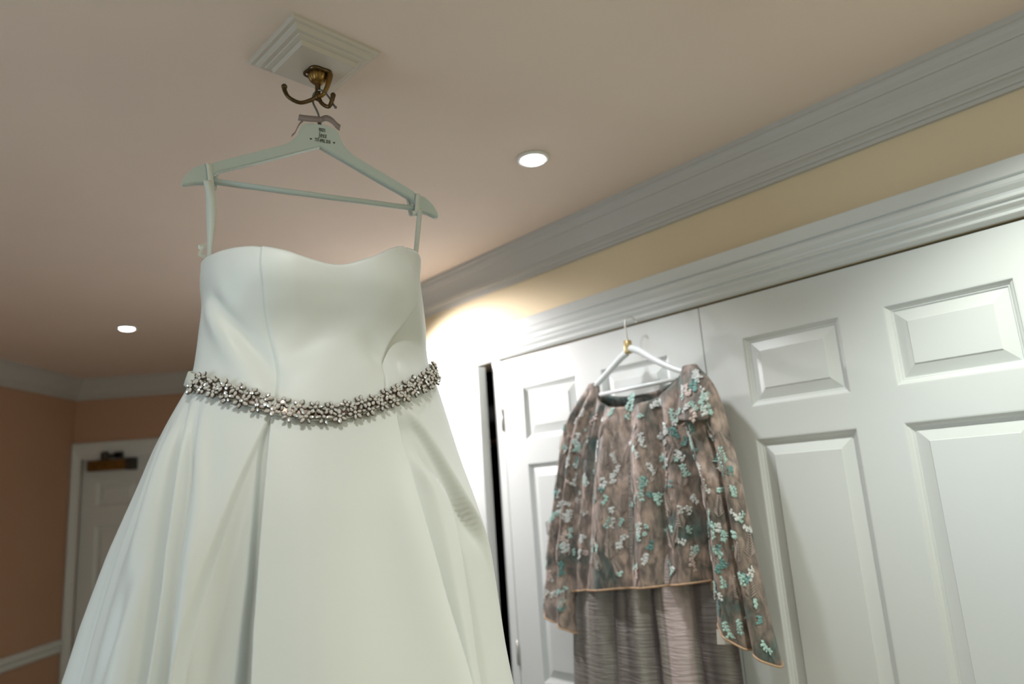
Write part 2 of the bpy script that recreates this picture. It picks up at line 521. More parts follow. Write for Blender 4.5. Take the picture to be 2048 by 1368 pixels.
def panel_door(name, P, w, h0, h1, xs, zs, thick, label, hinges=None, handle=None, pm='gloss_white'):
    """P(x, z, d): world point, x from the left edge, d out of the door face"""
    door = thing(name, P(w / 2, h0, -thick / 2), label, kind='structure')
    X = sorted({0, w} | {q for r in xs for q in r})
    Z = sorted({h0, h1} | {q for r in zs for q in r})
    vs_, fs_ = [], []

    def quad(a, b, c, d):
        k = len(vs_)
        vs_.extend([a, b, c, d]); fs_.append((k, k + 1, k + 2, k + 3))
    holes = [(x0, x1, z0, z1) for x0, x1 in xs for z0, z1 in zs]
    for i in range(len(X) - 1):
        for j in range(len(Z) - 1):
            mx, mz = (X[i] + X[i + 1]) / 2, (Z[j] + Z[j + 1]) / 2
            hole = any(a < mx < b and c < mz < d for a, b, c, d in holes)
            if not hole:
                quad(P(X[i], Z[j], 0), P(X[i + 1], Z[j], 0), P(X[i + 1], Z[j + 1], 0), P(X[i], Z[j + 1], 0))
    quad(P(0, h0, -thick), P(w, h0, -thick), P(w, h1, -thick), P(0, h1, -thick))
    quad(P(0, h0, 0), P(0, h1, 0), P(0, h1, -thick), P(0, h0, -thick))
    quad(P(w, h0, 0), P(w, h1, 0), P(w, h1, -thick), P(w, h0, -thick))
    quad(P(0, h1, 0), P(w, h1, 0), P(w, h1, -thick), P(0, h1, -thick))
    quad(P(0, h0, 0), P(w, h0, 0), P(w, h0, -thick), P(0, h0, -thick))
    obj('door_slab', vs_, fs_, pm, door, recalc=False)
    for a, b, c, d in holes:
        vs2, fs2 = [], []
        for i, (s, dp) in enumerate(PROF):
            vs2 += [P(a + s, c + s, dp), P(b - s, c + s, dp), P(b - s, d - s, dp), P(a + s, d - s, dp)]
        for i in range(len(PROF) - 1):
            for k in range(4):
                k2 = (k + 1) % 4
                fs2.append((i * 4 + k, i * 4 + k2, i * 4 + 4 + k2, i * 4 + 4 + k))
        e = (len(PROF) - 1) * 4
        fs2.append((e, e + 1, e + 2, e + 3))
        obj('panel', vs2, fs2, pm, door, recalc=False)
    for hx, hz in (hinges or []):
        obj('hinge', *tube([P(hx, hz - 0.038, 0.003), P(hx, hz + 0.038, 0.003)], 0.005, 10), 'steel', door, True)
    return door


PX = ((0.113, 0.366), (0.463, 0.714))
PZ = ((0.22, 0.90), (0.995, 1.685), (1.763, 1.945))
panel_door('door_1', lambda x, z, d: WT(-1.0355 + x, DW - d, z), 0.824, 0.012, 2.052, PX, PZ, 0.036,
           'white six-panel wardrobe door beside the hanging lace outfit')
PX2 = ((0.105, 0.361), (0.463, 0.716))
panel_door('door_2', lambda x, z, d: WT(-1.869 + x, DW - d, z), 0.8305, 0.012, 2.052, PX2, PZ, 0.036,
           'white six-panel wardrobe door with the lace outfit hanging in front', hinges=[(-0.004, 1.845), (-0.004, 1.075)])
AJ = math.radians(3.3)
H3 = WT(-2.768, DW, 0)
D3 = U * math.cos(AJ) - NW * math.sin(AJ)
N3 = -NW * math.cos(AJ) - U * math.sin(AJ)
panel_door('door_3', lambda x, z, d: H3 + D3 * x + N3 * d + V((0, 0, z)), 0.828, 0.012, 2.045, PX, PZ, 0.036,
           'white six-panel wardrobe door standing slightly ajar')
panel_door('door_4', lambda x, z, d: V((-2.622 + x, 4.262 - d, z)), 0.754, 0.01, 1.958, ((0.09, 0.335), (0.42, 0.665)),
           ((0.2, 0.83), (0.92, 1.565), (1.675, 1.822)), 0.04, 'white panelled entrance door with a brass closer')

# brass door closer on the entrance door
dc = thing('door_closer', (-2.43, 4.25, 1.88), 'brass box door closer with a dark arm on the entrance door', 'door closer')
v, f = box_T(XYZ, -2.560, -2.330, 4.205, 4.261, 1.882, 1.942)
obj('closer_body', v, f, 'brass', dc)
obj('end_cap', *box_T(XYZ, -2.330, -2.290, 4.200, 4.261, 1.878, 1.946), 'bronze_dark', dc)
obj('closer_arm', *join([lathe(V((-2.462, 4.215, 1.943)), [(0.018, 0), (0.022, 0.012), (0.022, 0.04), (0.014, 0.05)], 16),
                         box_T(XYZ, -2.462, -2.362, 4.200, 4.225, 1.953, 1.975), box_T(XYZ, -2.40, -2.358, 4.200, 4.236, 1.950, 1.985)]), 'bronze_dark', dc)

# ------------------------------------------------------------------ downlights
for x, y, e, c, lab, ang in DOWNLIGHTS:
    t = thing('recessed_downlight', (x, y, CEIL), lab, 'downlight', 'recessed ceiling downlights')
    obj('trim_ring', *lathe(V((x, y, CEIL)), [(0.030, -0.0005), (0.043, -0.0005), (0.0435, -0.004), (0.040, -0.007), (0.033, -0.007), (0.030, -0.0035)], 40), 'downlight_ring', t, True)
    obj('lamp_lens', *lathe(V((x, y, CEIL)), [(0.030, -0.003), (0.029, -0.0075), (0.024, -0.011), (0.012, -0.013), (0.001, -0.0135)], 32), 'lamp_glow', t, True)
    l = bpy.data.lights.new('downlight_lamp', 'SPOT')
    l.energy = e
    l.color = c
    l.spot_size = math.radians(ang)
    l.spot_blend = 0.7
    l.shadow_soft_size = 0.03
    lo = bpy.data.objects.new('downlight_lamp', l)
    COL.objects.link(lo)
    lo.location = (x, y, CEIL - 0.05)

# adjustable spotlight behind the wedding dress, turned towards the wardrobe wall
SP = V((-0.59, 2.47, 2.12))
SD = (NW * 0.68 + U * 0.20 + V((0, 0, -0.50))).normalized()
sp = thing('ceiling_spotlight', (SP.x, SP.y, CEIL), 'adjustable white ceiling spotlight behind the wedding dress, turned to the wardrobe wall', 'spotlight')
obj('base', *lathe(V((SP.x, SP.y, CEIL)), [(0.04, -0.0005), (0.04, -0.012), (0.034, -0.018)], 32), 'downlight_ring', sp, True)
obj('stem', *tube([V((SP.x, SP.y, CEIL - 0.015)), SP - SD * 0.03], 0.006, 12), 'downlight_ring', sp, True)
obj('lamp_can', *tube([SP - SD * 0.055, SP - SD * 0.045, SP - SD * 0.04, SP - SD * 0.004], [0.012, 0.022, 0.027, 0.030], 28), 'downlight_ring', sp, True)
obj('lamp_lens', *tube([SP - SD * 0.003, SP + SD * 0.002], 0.026, 28), 'lamp_glow', sp, True)
l = bpy.data.lights.new('spotlight_lamp', 'SPOT')
l.energy = 36.0
l.color = (1.0, 0.96, 0.97)
l.spot_size = math.radians(130)
l.spot_blend = 0.35
l.shadow_soft_size = 0.025
lo = bpy.data.objects.new('spotlight_lamp', l)
COL.objects.link(lo)
lo.location = SP + SD * 0.03
lo.rotation_euler = SD.to_track_quat('-Z', 'Y').to_euler()

# ------------------------------------------------------------------ ceiling block and hook
BC = V((-0.3355, 1.1955, CEIL))
ca = V((0.7071, 0.7071, 0)); cb = V((-0.7071, 0.7071, 0))
BP = [(0.0885, 0), (0.0885, -0.005), (0.086, -0.008), (0.080, -0.009), (0.078, -0.012), (0.074, -0.016), (0.070, -0.0165), (0.067, -0.0168), (0.0655, -0.019), (0.060, -0.021), (0.0575, -0.0215), (0.055, -0.030)]
v, f = [], []
for s, z in BP:
    v += [BC + ca * s + cb * s + V((0, 0, z)), BC - ca * s + cb * s + V((0, 0, z)), BC - ca * s - cb * s + V((0, 0, z)), BC + ca * s - cb * s + V((0, 0, z))]
for i in range(len(BP) - 1):
    for k in range(4):
        f.append((i * 4 + k, i * 4 + (k + 1) % 4, i * 4 + 4 + (k + 1) % 4, i * 4 + 4 + k))
e = (len(BP) - 1) * 4
f += [(0, 1, 2, 3), (e, e + 1, e + 2, e + 3)]
tag(obj('ceiling_block', v, f, 'block_paint'), 'white stepped square moulding block on the ceiling above the hanger', 'ceiling block')

HC = V((-0.3318, 1.203, 2.40))
hk = thing('coat_hook', HC, 'aged brass robe hook with curled arms screwed to the ceiling block', 'hook')
# scalloped backplate
pv, pf = [], []
seg = 48
for z, s in ((0.0, 1.0), (-0.0035, 1.0), (-0.006, 0.86)):
    for k in range(seg):
        w = 2 * math.pi * k / seg
        r = 0.0245 * (1 + 0.10 * math.cos(4 * w)) * s
        pv.append(HC + V((r * math.cos(w), r * 0.9 * math.sin(w), z)))
for i in range(2):
    for k in range(seg):
        pf.append((i * seg + k, i * seg + (k + 1) % seg, (i + 1) * seg + (k + 1) % seg, (i + 1) * seg + k))
pf += [tuple(range(seg)), tuple(2 * seg + k for k in range(seg))]
obj('backplate', pv, pf, 'brass_dark', hk, True)
for sx, sy in ((-0.018, -0.006), (0.014, 0.014)):
    obj('screw', *ball(HC + V((sx, sy, -0.0065)), 0.0028, 12, 0.5), 'steel', hk, True)
obj('fluted_cup', *lathe(HC, [(0.011, -0.004), (0.0165, -0.005), (0.0172, -0.008), (0.0165, -0.013), (0.0135, -0.019), (0.0105, -0.022), (0.007, -0.0235), (0.0062, -0.026)], 60, 12, 0.055), 'brass', hk, True)
obj('stem', *lathe(HC, [(0.0055, -0.022), (0.0062, -0.026), (0.0050, -0.030), (0.0052, -0.046), (0.0065, -0.052), (0.0045, -0.058)], 20), 'brass_dark', hk, True)
la = catmull([(-0.3325, 1.203, 2.353), (-0.3412, 1.200, 2.3425), (-0.3625, 1.195, 2.3345), (-0.382, 1.191, 2.3440), (-0.3900, 1.190, 2.3580), (-0.3910, 1.190, 2.3665)])
obj('arm', *join([tube(la, [0.0042, 0.0040, 0.0036, 0.0036, 0.0040, 0.0046], 12), ball(la[-1], 0.0056)]), 'brass_dark', hk, True)
ra = catmull([(-0.3312, 1.203, 2.350), (-0.3237, 1.199, 2.3325), (-0.3096, 1.194, 2.3215), (-0.3028, 1.192, 2.3321), (-0.3004, 1.192, 2.3430)])
obj('arm', *join([tube(ra, [0.0042, 0.0038, 0.0036, 0.0040, 0.0046], 12), ball(ra[-1], 0.0052)]), 'brass_dark', hk, True)
ta = catmull([(-0.3150, 1.205, 2.4005), (-0.3090, 1.203, 2.3920), (-0.3125, 1.200, 2.3690), (-0.3205, 1.198, 2.3500), (-0.3290, 1.199, 2.3465)])
obj('arm', *tube(ta, [0.0060, 0.0062, 0.0046, 0.0038, 0.0040], 12), 'brass', hk, True)

# ------------------------------------------------------------------ bridal hanger
H0 = V((-0.338, 1.21, 0))
YH = math.radians(29)
HD = V((math.cos(YH), math.sin(YH), 0)); HN = V((-math.sin(YH), math.cos(YH), 0))
HT = lambda x, d, z: H0 + HD * x - HN * d + V((0, 0, z))       # d: towards the camera
hg = thing('dress_hanger', HT(0.006, 0, 2.14), 'white wooden hanger lettered for the bride holding the wedding dress', 'hanger')
half = [(0.0, 2.2945), (0.012, 2.2943), (0.022, 2.2925), (0.031, 2.2885), (0.0345, 2.284), (0.038, 2.273), (0.043, 2.2625), (0.051, 2.2525), (0.061, 2.2445), (0.072, 2.2385),
        (0.100, 2.2255), (0.150, 2.2020), (0.181, 2.1875), (0.1845, 2.1845), (0.186, 2.1795), (0.190, 2.1775), (0.196, 2.1800), (0.204, 2.1785), (0.213, 2.1720), (0.222, 2.1625), (0.229, 2.1510),
        (0.2315, 2.1425), (0.230, 2.1385), (0.225, 2.1390), (0.212, 2.1440), (0.198, 2.1460), (0.1855, 2.1470), (0.1850, 2.1600), (0.176, 2.1700), (0.120, 2.1945), (0.060, 2.2220), (0.0, 2.2495)]
outl = [(0.006 + x, z) for x, z in half] + [(0.006 - x, z) for x, z in half[-2:0:-1]]
bm = bmesh.new()
fr = [bm.verts.new(HT(x, 0.0065, z)) for x, z in outl]
bk = [bm.verts.new(HT(x, -0.0065, z)) for x, z in outl]
n_ = len(outl)
ff = bm.faces.new(fr); fb = bm.faces.new(bk[::-1])
for i in range(n_):
    bm.faces.new((fr[i], bk[i], bk[(i + 1) % n_], fr[(i + 1) % n_]))
bmesh.ops.recalc_face_normals(bm, faces=bm.faces)
edges = [e for e in bm.edges if (e.link_faces[0] in (ff, fb)) != (len(e.link_faces) > 1 and e.link_faces[1] in (ff, fb))]
bmesh.ops.bevel(bm, geom=edges, offset=0.0016, segments=2, affect='EDGES')
me = bpy.data.meshes.new('hanger_body'); bm.to_mesh(me); bm.free()
me.materials.append(MATS['hanger_white'])
o = bpy.data.objects.new('hanger_body', me); COL.objects.link(o); set_parent(o, hg)
obj('trouser_bar', *tube([HT(-0.180, 0.0, 2.1535), HT(0.192, 0.0, 2.1535)], 0.0052, 16), 'hanger_white', hg, True)
wp = catmull([HT(0.0065, 0, 2.288), HT(0.0065, 0, 2.298), (-0.3327, 1.207, 2.3152), (-0.3412, 1.204, 2.3376), (-0.3400, 1.202, 2.3525), (-0.3310, 1.200, 2.3600), (-0.3190, 1.197, 2.3555), (-0.3082, 1.195, 2.3400), (-0.3018, 1.194, 2.3272), (-0.2965, 1.193, 2.3184)])
obj('hook', *join([tube(wp, 0.0019, 10), ball(wp[-1], 0.0027)]), 'wire', hg, True)
obj('collar', *lathe(HT(0.0065, 0, 2.294), [(0.0035, 0), (0.0045, 0.002), (0.0032, 0.005), (0.0040, 0.007), (0.0025, 0.010)], 16), 'wire', hg, True)


def ribbon(pts, width, wdir, th=0.0006):
    """flat strip along points; wdir: list of width directions or one"""
    n = len(pts)
    vs_, fs_ = [], []
    for i, p in enumerate(pts):
        wd = V(wdir[i] if isinstance(wdir, list) else wdir).normalized()
        t = (pts[min(i + 1, n - 1)] - pts[max(i - 1, 0)]).normalized()
        nn = t.cross(wd).normalized()
        w = width[i] if isinstance(width, list) else width
        vs_ += [p + wd * w / 2 + nn * th, p - wd * w / 2 + nn * th, p - wd * w / 2 - nn * th, p + wd * w / 2 - nn * th]
    for i in range(n - 1):
        for k in range(4):
            fs_.append((i * 4 + k, i * 4 + (k + 1) % 4, i * 4 + 4 + (k + 1) % 4, i * 4 + 4 + k))
    fs_ += [(0, 1, 2, 3), tuple(4 * (n - 1) + k for k in range(4))]
    return vs_, fs_


KN = HT(0.0065, 0.004, 2.3045)
bow = []
bow.append(ball(KN, 0.0062, 12, 0.9))
for s, pts, w in ((1, [(0, 0, 0), (0.010, 0.006, 0.003), (0.021, 0.006, 0.000), (0.030, 0.004, -0.007), (0.037, 0.002, -0.010)], 0.0115),
                  (1, [(0, 0.002, 0.0), (-0.012, 0.006, -0.0035), (-0.025, 0.007, -0.0055), (-0.041, 0.006, -0.006)], 0.0115),
                  (1, [(0, -0.006, 0.003), (-0.014, -0.004, 0.005), (-0.026, -0.002, -0.001), (-0.038, 0, -0.016), (-0.046, 0, -0.034), (-0.052, 0, -0.042)], 0.005)):
    pp = catmull([KN + HD * p[0] - HN * p[1] + V((0, 0, p[2])) for p in pts], 6)
    bow.append(ribbon(pp, w, [(0.25 * i / len(pp), -0.1, 1) for i in range(len(pp))]))
obj('ribbon_bow', *join(bow), 'ribbon_taupe', hg, True)


def text_mesh(name, s, x, z, size, parent, sx=1.0, shear=0.0, extr=0.0003):
    cu = bpy.data.curves.new(name, 'FONT')
    cu.body = s; cu.size = size; cu.align_x = 'CENTER'; cu.align_y = 'CENTER'; cu.shear = shear; cu.extrude = extr
    cu.resolution_u = 4
    to = bpy.data.objects.new(name, cu); COL.objects.link(to)
    dg = bpy.context.evaluated_depsgraph_get()
    dg.update()
    me_ = bpy.data.meshes.new_from_object(to.evaluated_get(dg))
    bpy.data.objects.remove(to)
    p0 = HT(x, 0.0068, z)
    Mx = Matrix((( HD.x, 0, -HN.x, p0.x), (HD.y, 0, -HN.y, p0.y), (0, 1, 0, p0.z), (0, 0, 0, 1))) @ Matrix.Diagonal((sx, 1, 1, 1))
    me_.transform(Mx)
    me_.materials.clear(); me_.materials.append(MATS['ink'])
    o_ = bpy.data.objects.new(name, me_); COL.objects.link(o_); set_parent(o_, parent)
    return o_


text_mesh('lettering', 'BRIDE', 0.0095, 2.2830, 0.0100, hg, 0.46)
text_mesh('lettering', 'Jess', 0.0100, 2.2725, 0.0150, hg, 0.66, 0.25)
text_mesh('lettering', '7TH APRIL 2018', 0.0100, 2.2610, 0.0100, hg, 0.42)
hp = [(0, -1.0), (0.55, -0.35), (0.95, 0.25), (0.85, 0.75), (0.45, 0.85), (0, 0.45), (-0.45, 0.85), (-0.85, 0.75), (-0.95, 0.25), (-0.55, -0.35)]
for hx in (-0.0115, 0.0315):
    vv = [HT(hx + a * 0.0022, d, 2.2612 + b * 0.0018) for d in (0.0066, 0.0071) for a, b in hp]
    fq = [tuple(range(10)), tuple(range(10, 20))] + [(i, (i + 1) % 10, 10 + (i + 1) % 10, 10 + i) for i in range(10)]
    obj('heart', vv, fq, 'ink', hg)

# ------------------------------------------------------------------ wedding dress
YD = math.radians(27)
DD = V((math.cos(YD), math.sin(YD), 0)); DN = V((-math.sin(YD), math.cos(YD), 0))
TAB = [(0.60, 0.455, -0.05), (1.0, 0.395, -0.044), (1.1, 0.3730, -0.0390), (1.2, 0.352, -0.034), (1.3, 0.3312, -0.0302), (1.35, 0.3219, -0.0272), (1.4, 0.3144, -0.0233), (1.45, 0.3074, -0.0203), (1.5, 0.2989, -0.0167),
       (1.55, 0.2874, -0.0154), (1.6, 0.2722, -0.0144), (1.65, 0.2561, -0.0135), (1.7, 0.2418, -0.0113), (1.74, 0.2289, -0.0074), (1.77, 0.2178, -0.0038), (1.8, 0.2062, 0.0002), (1.83, 0.198, -0.0013),
       (1.86, 0.195, -0.0018), (1.9, 0.1932, -0.0004), (1.94, 0.1894, -0.0007), (1.97, 0.1896, -0.0052), (2.0, 0.1886, -0.0047), (2.03, 0.1898, -0.0016), (2.08, 0.1892, -0.0028)]
TA = smooth_tab([(a, b) for a, b, c in TAB], 300, 0.012)
TC = smooth_tab([(a, c) for a, b, c in TAB], 300, 0.012)
TBF = smooth_tab([(0.60, 0.45), (0.75, .42), (1.3, .29), (1.6, .20), (1.74, .148), (1.79, .128), (1.84, .108), (1.88, .106), (1.92, .126), (1.96, .146), (2.0, .146), (2.08, .125)], 300, 0.02)
TBB = smooth_tab([(0.60, 0.40), (0.75, .36), (1.3, .22), (1.6, .13), (1.74, .085), (1.83, .075), (2.08, .065)], 300, 0.03)
BOD_TOP = [(-180, 2.010), (-171.1, 2.007), (-159, 2.005), (-149, 2.005), (-137.8, 2.005), (-128.5, 2.004), (-120, 1.999), (-110, 1.991), (-102.9, 1.982), (-94.1, 1.974), (-89.5, 1.972), (-84.3, 1.975), (-76.8, 1.986), (-71.2, 1.994),
           (-65.2, 2.008), (-58.5, 2.02), (-52.8, 2.026), (-45.7, 2.03), (-32.6, 2.034), (-23.5, 2.034), (0, 2.036), (30, 2.03), (60, 2.012), (90, 2.005), (120, 2.018), (150, 2.028), (170, 2.018), (180, 2.010)]
WAIST = [(-180, 1.812), (-156.8, 1.796), (-135.4, 1.778), (-121.3, 1.761), (-110.3, 1.745), (-100.9, 1.735), (-92.7, 1.731), (-85.2, 1.736), (-75.2, 1.75), (-62.1, 1.77), (-45.7, 1.791), (-22.8, 1.816), (0, 1.832), (90, 1.845), (180, 1.812)]
BOD_TOP = smooth_tab(BOD_TOP, 720, 3.0)
WAIST_S = smooth_tab(WAIST, 720, 6.0)


def dress_base(th, z, off=0.0):
    """th in degrees (-90 = front), off = offset along the outward normal, returns world point"""
    a = lerp_fast(TA, z); c = lerp_fast(TC, z)
    w = math.radians(th)
    cs_, sn = math.cos(w), math.sin(w)
    b = lerp_fast(TBF, z) if sn < 0 else lerp_fast(TBB, z)
    x = a * math.copysign(abs(cs_) ** 0.909, cs_); y = b * math.copysign(abs(sn) ** 0.909, sn)
    if off:
        nx, ny = x / (a * a), y / (b * b)
        l_ = math.hypot(nx, ny)
        x += off * nx / l_; y += off * ny / l_
    return H0 + DD * (x + c) + DN * y + V((0, 0, z))


def lerp_fast(tab, x):
    x0 = tab[0][0]; x1 = tab[-1][0]
    n = len(tab) - 1
    t = (x - x0) / (x1 - x0) * n
    if t <= 0: return tab[0][1]
    if t >= n: return tab[-1][1]
    i = int(t); t -= i
    return tab[i][1] * (1 - t) + tab[i + 1][1] * t


def track(pts):
    p = sorted((z, th) for th, z in pts)
    return smooth_tab(p, 120, 0.03)


SEAM_L = track([(-122.0, 2.02), (-122.3, 1.951), (-120.4, 1.904), (-116.0, 1.855), (-113.4, 1.819), (-110.9, 1.765), (-110.5, 1.72)])
SEAM_R = track([(-51.7, 2.03), (-44.5, 1.992), (-40.0, 1.949), (-44.5, 1.921), (-55.3, 1.886), (-66.2, 1.839), (-70.5, 1.79), (-70.1, 1.72)])
DRAPE = track([(-170.8, 1.937), (-147.7, 1.894), (-132.4, 1.842), (-119.9, 1.791), (-112.6, 1.765)])
T_LE = track([(-111.2, 1.735), (-114.5, 1.687), (-118.7, 1.632), (-122.1, 1.56), (-124.5, 1.512), (-126.1, 1.446), (-126.8, 1.399), (-128, 1.2), (-129, 0.6)])
T_L1 = track([(-111.0, 1.735), (-110.5, 1.681), (-110.2, 1.604), (-110.0, 1.527), (-109.8, 1.456), (-109.3, 1.393), (-108.5, 1.2), (-107, 0.6)])
T_LI = track([(-111.1, 1.735), (-113.7, 1.687), (-112.9, 1.605), (-112.5, 1.522), (-112.9, 1.458), (-113.2, 1.396), (-113.5, 1.2), (-114, 0.6)])
T_L2 = track([(-148.8, 1.775), (-136.9, 1.637), (-132.6, 1.529), (-131.6, 1.464), (-131.0, 1.401), (-130.5, 1.2), (-130, 0.6)])
T_L3 = track([(-160.6, 1.778), (-150.9, 1.72), (-143.2, 1.599), (-138.6, 1.501), (-137.0, 1.437), (-136, 1.2), (-135, 0.6)])
T_R1 = track([(-66.6, 1.755), (-65.1, 1.643), (-65.0, 1.569), (-63.5, 1.486), (-61.7, 1.439), (-58.6, 1.376), (-57.0, 1.34), (-54, 1.2), (-50, 0.6)])
T_RE = track([(-65.5, 1.755), (-55.5, 1.72), (-49.7, 1.69), (-44.5, 1.652), (-38.9, 1.623), (-34.8, 1.581), (-22.9, 1.536), (-16, 1.45), (-12, 1.2), (-10, 0.6)])
T_RB = track([(-58, 1.665), (-55.3, 1.648), (-49.0, 1.630), (-45.9, 1.595), (-46.5, 1.503), (-45.0, 1.404), (-44.5, 1.328), (-42, 1.2), (-38, 0.6)])


def g(x, s):
    return math.exp(-(x / s) ** 2)


def bodice_off(th, z):
    o_ = 0.0
    sl = lerp_fast(SEAM_L, z); sr = lerp_fast(SEAM_R, z)
    if -180 <= th <= 0:
        # padded cups and centre panel
        o_ += 0.012 * g(th + 114, 22) * g(z - 1.945, 0.055) + 0.014 * g(th + 62, 20) * g(z - 1.955, 0.055)
        o_ -= 0.004 * g(th + 88, 10) * g(z - 1.97, 0.05)
        o_ += 0.006 * g(th + 90, 30) * g(z - 1.79, 0.05)
        # centre panel steps over the side panels at the princess seams
        st = sstep(sl - 1.2, sl + 1.2, th) * (1 - sstep(sr - 1.4, sr + 0.6, th))
        o_ += st * (0.0045 + 0.006 * g(z - 1.90, 0.05) * sstep(-100, -60, th))
        o_ -= 0.0024 * g(th - sl, 0.8) + 0.0024 * g(th - sr, 0.8)
        # loose drape running from the left side down to the seam
        if z > 1.75:
            dr = lerp_fast(DRAPE, z)
            k = sstep(1.95, 1.92, z) * sstep(1.75, 1.78, z)
            d_ = th - dr
            o_ += k * (0.008 * g(d_ + 4, 9) - 0.007 * g(d_ - 9, 7)) * sstep(sl + 6, sl - 6, th) * sstep(-172, -150, th)
        # under-bust crease towards the right seam
        o_ -= 0.009 * g(th - sr + 8 + (z - 1.84) * 260, 5) * g(z - 1.835, 0.03)
        o_ += 0.007 * g(th - sr - 6, 5) * g(z - 1.80, 0.03)
        o_ -= 0.005 * g(th + 100 - (z - 1.84) * 200, 8) * g(z - 1.85, 0.04)
    q = V((math.cos(math.radians(th)) * 2.2, math.sin(math.radians(th)) * 2.2, z * 9))
    o_ += 0.0022 * noise.noise(q) + 0.0012 * noise.noise(q * 2.3)
    return o_


def skirt_off(th, z):
    le, l1, li = lerp_fast(T_LE, z), lerp_fast(T_L1, z), lerp_fast(T_LI, z)
    l2, l3 = lerp_fast(T_L2, z), lerp_fast(T_L3, z)
    r1, re, rb = lerp_fast(T_R1, z), lerp_fast(T_RE, z), lerp_fast(T_RB, z)
    dep = 0.060 * sstep(1.78, 1.25, z) + 0.012 * sstep(1.74, 1.70, z)
    o_ = 0.0
    if -180 <= th <= 0:
        # left inverted pleat between panel edge le and centre panel edge l1
        win = sstep(le - 0.5, le + 0.8, th) * (1 - sstep(l1 - 0.7, l1 + 0.3, th))
        inner = 0.40 + 0.60 * sstep(li - 0.8, li + 0.8, th)
        o_ -= dep * win * inner
        o_ += 0.008 * sstep(1.72, 1.5, z) * g(th - le + 5, 6) * (1 - win)
        # soft folds left of it
        k = sstep(1.79, 1.66, z)
        o_ -= 0.028 * k * (0.4 + sstep(1.6, 1.2, z)) * g(th - l2, 2.6) + 0.024 * k * g(th - l3, 2.4)
        o_ += 0.008 * k * g(th - l2 - 5, 3.5) + 0.008 * k * g(th - (l2 + l3) / 2, 2.2)
        o_ += 0.010 * k * g(th - l3 + 9, 5) - 0.010 * k * g(th + 164, 5)
        # long loop-shaped fold on the far left side
        o_ -= 0.012 * g(th + 152 - (z - 1.45) * 40, 4) * g(z - 1.45, 0.09)
        # right inverted pleat between centre panel edge r1 and right panel edge re
        fade = 1 - sstep(-40, -12, th) * sstep(1.60, 1.50, z)
        win = sstep(r1 - 0.4, r1 + 1.1, th) * (1 - sstep(re - 3.2, re + 1.2, th))
        kk = sstep(1.675, 1.63, z)
        bump = kk * sstep(r1 + 3, (r1 + rb) / 2 + 2, th) * (1 - sstep(rb - 0.8, rb + 0.8, th))
        o_ -= dep * win * fade * (1 - 0.62 * bump) * 0.95
        o_ += 0.006 * sstep(1.72, 1.5, z) * g(th - r1 + 5, 6) * (1 - win)
        # slow roll of the centre panel
        o_ += 0.009 * sstep(1.72, 1.4, z) * math.cos(math.radians((th + 97) * 9)) * g(th + 88, 18)
    k = sstep(1.8, 1.3, z)
    bk_ = sstep(-178, -168, th) * (1 - sstep(-14, -2, th))
    back = 1 - bk_
    o_ += back * 0.022 * k * math.sin(math.radians(th * 13)) * (1 + 0.4 * math.sin(math.radians(th * 4 + 30)))
    q = V((math.cos(math.radians(th)) * 2.5, math.sin(math.radians(th)) * 2.5, z * 2.2))
    o_ += 0.004 * noise.noise(q) * sstep(1.78, 1.6, z)
    return o_


wd = thing('wedding_dress', H0 + V((0, 0, 0.6)), 'ivory satin strapless wedding dress with pleated skirt hanging from the white hanger', 'dress')


def grid_faces(nu, nv, wrap=True):
    f_ = []
    for j in range(nv):
        for i in range(nu if wrap else nu - 1):
            i2 = (i + 1) % nu
            f_.append((j * nu + i, j * nu + i2, (j + 1) * nu + i2, (j + 1) * nu + i))
    return f_


def theta_list(nf, nb):
    return [-180 + 180 * i / nf for i in range(nf)] + [180 * i / nb for i in range(nb)]


THB = theta_list(460, 90)
NVB = 64
bv = []
for j in range(NVB + 1):
    for th in THB:
        z0 = lerp_fast(WAIST_S, th) - 0.004; z1 = lerp_fast(BOD_TOP, th)
        t = j / NVB
        z = z0 + (z1 - z0) * t
        o_ = bodice_off(th, z) * sstep(0, 0.08, t)
        # edge piping roll
        o_ -= 0.0022 * sstep(0.985, 1.0, t)
        bv.append(dress_base(th, z, o_))
bod = obj('bodice', bv, grid_faces(len(THB), NVB), 'satin', wd, True)
md = bod.modifiers.new('thickness', 'SOLIDIFY'); md.thickness = 0.003; md.offset = -1

THS = theta_list(720, 180)
NVS = 110
sv = []
for j in range(NVS + 1):
    for th in THS:
        z0 = lerp_fast(WAIST_S, th)
        t = (j / NVS)
        t = t ** 1.15
        z = z0 + (0.60 - z0) * t
        sv.append(dress_base(th, z, skirt_off(th, z) + 0.0005))
sk = obj('skirt', sv, grid_faces(len(THS), NVS), 'satin', wd, True)
md = sk.modifiers.new('thickness', 'SOLIDIFY'); md.thickness = 0.002; md.offset = -1

# seam stitching cords
for trk in (SEAM_L, SEAM_R):
    pts = []
    for i in range(60):
        t = i / 59
        z = 1.745 + t * (2.02 - 1.745)
        th = lerp_fast(trk, z)
        zt = lerp_fast(BOD_TOP, th); zw = lerp_fast(WAIST_S, th)
        if zw < z < zt - 0.001:
            pts.append(dress_base(th, z, bodice_off(th, z) * sstep(0, 0.08, (z - zw) / (zt - zw)) + 0.0001))
    obj('seam', *tube(pts, 0.0006, 6), 'ribbon_white', wd, True)

